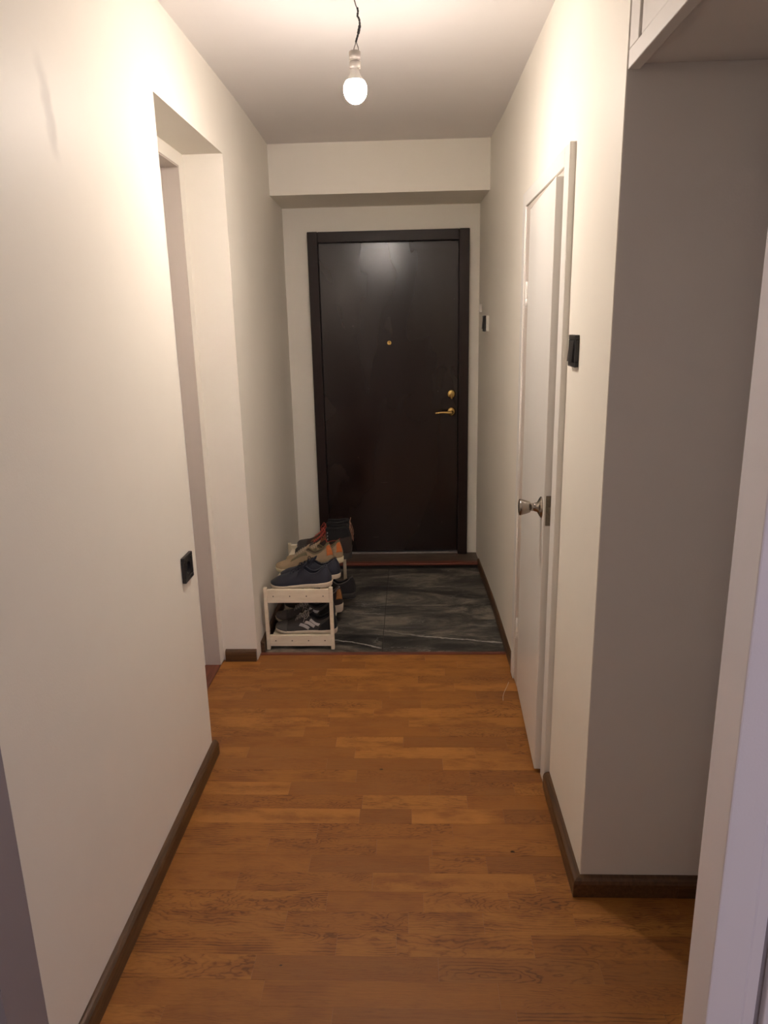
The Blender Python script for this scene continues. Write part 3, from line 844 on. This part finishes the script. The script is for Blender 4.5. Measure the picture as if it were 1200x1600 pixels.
    if stripes:
        def sh(t, z):
            h = max(.02, min(.98, z/(interp(topt, t)*kz)))
            if t <= to: return 1-.62*h
            bl = min(1, (t-to)/.16)
            return 1-math.asin(h**(1/(.95-.15*bl)))*2/PI
        for (tf, tr_, zf, zr) in ((.575, .425, .043, .019), (.490, .335, .053, .029), (.405, .255, .063, .038)):
            patch('stripe', [(tf, sh(tf, zf)), (tr_, sh(tr_, zr)), (tr_+.030, sh(tr_+.030, zr-.012)), (tf+.030, sh(tf+.030, zf-.012))], stripes[0], .0018, 6, lbl=stripes[1])
    if heelcup: patch('heel_counter', [(.012, .42), (.24, .62), (.30, .985), (.012, .985)], heelcup, .0012, 10)
    if shaft:
        patch('shaft_panel', [(.014, .381), (to-.012, .381), (to-.012, .66), (.014, .60)], shaft, .0018, 16)
        for k in range(3): patch('lace_hook', [(to-.03, .46+.075*k), (to-.012, .46+.075*k), (to-.012, .50+.075*k), (to-.03, .50+.075*k)], F_hook, .0035, 2)
        bm = bmesh.new()
        for (sa, sb, dz) in ((.66, .60, .0), (.70, .74, -.010)):
            pts = []
            for q in range(13):
                u = q/12; t = to+.03-u*.27; sv = -(sa+(sb-sa)*u+.05*math.sin(PI*u)+.015*math.sin(9*u))
                if t > to: sv = sv*.8
                pts.append(outer(t, sv*side_cam)+nrm(t, sv*side_cam)*.005)
            tube(bm, catmull(pts, 2), .0013, 6)
        link('loose_lace', bm, lace, root, True)
    if toecap: patch('toe_cap', [(.80, -.96), (.985, -.96), (.985, .96), (.80, .96)], toecap, .0014, 14, (1,))
    if loop:
        bm = bmesh.new(); hb = interp(topt, .02)*kz+th[0]
        xx = L*.5
        tube(bm, catmull([(xx-.010, .006, hb-.012), (xx-.002, .006, hb+.010), (xx-.001, 0, hb+.018), (xx-.002, -.006, hb+.010), (xx-.006, -.005, hb-.012), (xx+.004, -.008, hb-.045), (xx+.007, -.003, hb-.075)], 5), .0016, 6)
        tube(bm, catmull([(xx-.004, .006, hb-.006), (xx+.006, .010, hb-.040), (xx+.012, .006, hb-.070), (xx+.010, 0, hb-.085)], 5), .0014, 6)
        link('heel_loop', bm, loop, root, True)
    return root
def fab(name, col, rough=.75, **k): return simple(name, col, rough, scale=k.pop('scale', 90), var=k.pop('var', .2), bmp=k.pop('bmp', .35))
F_hook = fab('grey_metal_hook', (.30, .29, .28), .4)
F_navy = fab('navy_leather', (.013, .015, .027), .55); F_navyl = fab('navy_lining', (.010, .012, .022), .9); F_pipe = fab('grey_blue_piping', (.075, .078, .095), .7)
F_cream = fab('cream_rubber', (.62, .52, .40), .55, var=.08); F_beige = fab('beige_suede', (.33, .235, .14), .85); F_olive = fab('olive_suede', (.17, .14, .075), .85)
F_beigel = fab('brown_mesh_lining', (.10, .07, .045), .9); F_orange = fab('orange_heel_suede', (.55, .15, .035), .8); F_bwhite = fab('pale_yellow_rubber', (.70, .60, .40), .5, var=.08)
F_blace = fab('beige_lace', (.42, .34, .24), .8)
F_boot = fab('dark_brown_nubuck', (.030, .019, .015), .75); F_bootl = fab('black_fleece', (.010, .010, .011), .95); F_bsole = fab('dark_grey_rubber', (.050, .043, .038), .7)
F_rlace = fab('red_lace', (.42, .050, .030), .7); F_tan = fab('tan_lace', (.42, .22, .14), .7); F_rust = fab('rust_brown', (.16, .055, .022), .7)
F_grey = fab('dark_grey_knit', (.045, .041, .038), .9, scale=200); F_greyl = fab('black_knit', (.010, .010, .011), .9); F_sil = fab('silver_stripe', (.50, .48, .46), .45, var=.05); F_glace = fab('grey_lace', (.34, .31, .27), .8)
F_gtoe = fab('mid_grey_toe', (.085, .078, .070), .8); F_ochre = fab('ochre_leather', (.36, .15, .035), .6); F_black = fab('black_mesh', (.014, .012, .012), .7); F_dred = fab('grey_edge', (.14, .12, .11), .6)
ZS, ZL = .2842, .0562
GP = {'n': 'navy shoes on the top shelf', 'b': 'beige sneakers on the top shelf', 'h': 'hiking boots on the top shelf', 'g': 'striped sneakers on the bottom shelf'}
kw = dict(upper=F_navy, lining=F_navyl, sole=F_cream, th=(.022, .016), top=TOP_DRB, lace=F_navyl, piping=F_pipe, collar=.0014, nl=4, tongue=F_navyl, L=.296)
shoe('dress_shoe', 'navy lace-up shoe nearest the camera on top of the rack', (-.532, 3.231, ZS+.0075), yaw=-.04, pitch=-.075, side=1, group=GP['n'], **kw)
shoe('dress_shoe', 'navy lace-up shoe second from the front, under the beige sneaker', (-.505, 3.350, ZS+.004), yaw=.05, pitch=-.03, side=-1, group=GP['n'], **kw)
kw = dict(upper=F_beige, lining=F_beigel, sole=F_bwhite, th=(.030, .018), top=TOP_SNK, lace=F_blace, piping=F_olive, collar=.0035, nl=6, eyestay=F_olive, tab=(F_orange, 'orange heel tab'), L=.300, bow=False)
shoe('sneaker', 'beige suede sneaker with orange heel tab, right behind the navy pair', (-.545, 3.468, ZS+.018), yaw=.06, pitch=-.12, side=1, group=GP['b'], **kw)
shoe('sneaker', 'farther beige sneaker with orange heel tab, next to the hiking boots', (-.512, 3.578, ZS+.006), yaw=.02, pitch=-.05, side=-1, group=GP['b'], **kw)
kw = dict(upper=F_boot, lining=F_bootl, sole=F_bsole, th=(.034, .024), top=TOP_BOOT, lace=F_rlace, piping=F_bootl, collar=.008, nl=7, toecap=F_bsole, loop=F_tan, lr=.0013, ls=.24, shaft=F_bootl, eyestay=F_rust, L=.305, tongue=F_bootl)
shoe('hiking_boot', 'dark brown hiking boot with red laces, nearer one of its pair', (-.480, 3.690, ZS+.001), yaw=.03, side=1, group=GP['h'], **kw)
shoe('hiking_boot', 'dark brown hiking boot with red laces, farthest shoe on the rack', (-.488, 3.803, ZS+.001), yaw=-.02, side=-1, group=GP['h'], **kw)
kw = dict(upper=F_grey, lining=F_greyl, sole=F_cream, th=(.024, .014), top=TOP_SNK, heelcup=F_greyl, lace=F_glace, piping=F_greyl, collar=.004, nl=6, stripes=(F_sil, 'silver grey stripe'), toecap=F_gtoe, L=.300)
shoe('running_shoe', 'grey running shoe with three silver stripes, front of the lower shelf', (-.520, 3.232, ZL+.001), yaw=-.02, side=1, group=GP['g'], **kw)
shoe('running_shoe', 'darker striped running shoe behind the front one on the lower shelf', (-.540, 3.350, ZL+.012), yaw=.05, pitch=-.03, side=-1, group=GP['g'], **kw)
shoe('sneaker', 'dark sneaker with ochre heel and cream sole poking out of the lower shelf', (-.518, 3.500, ZL+.001), upper=F_boot, lining=F_bootl, sole=F_cream, th=(.042, .024), top=TOP_SNK,
     lace=F_blace, piping=F_dred, collar=.004, tab=(F_ochre, 'ochre leather heel tab'), L=.305, side=1)
shoe('sneaker', 'black trainer with grey edging sticking out of the lower shelf at the far end', (-.468, 3.700, ZL+.001), yaw=-.04, upper=F_black, lining=F_greyl, sole=F_bsole, th=(.030, .022), top=TOP_SNK,
     lace=F_black, piping=F_dred, collar=.003, outsole=F_black, L=.310, side=1)
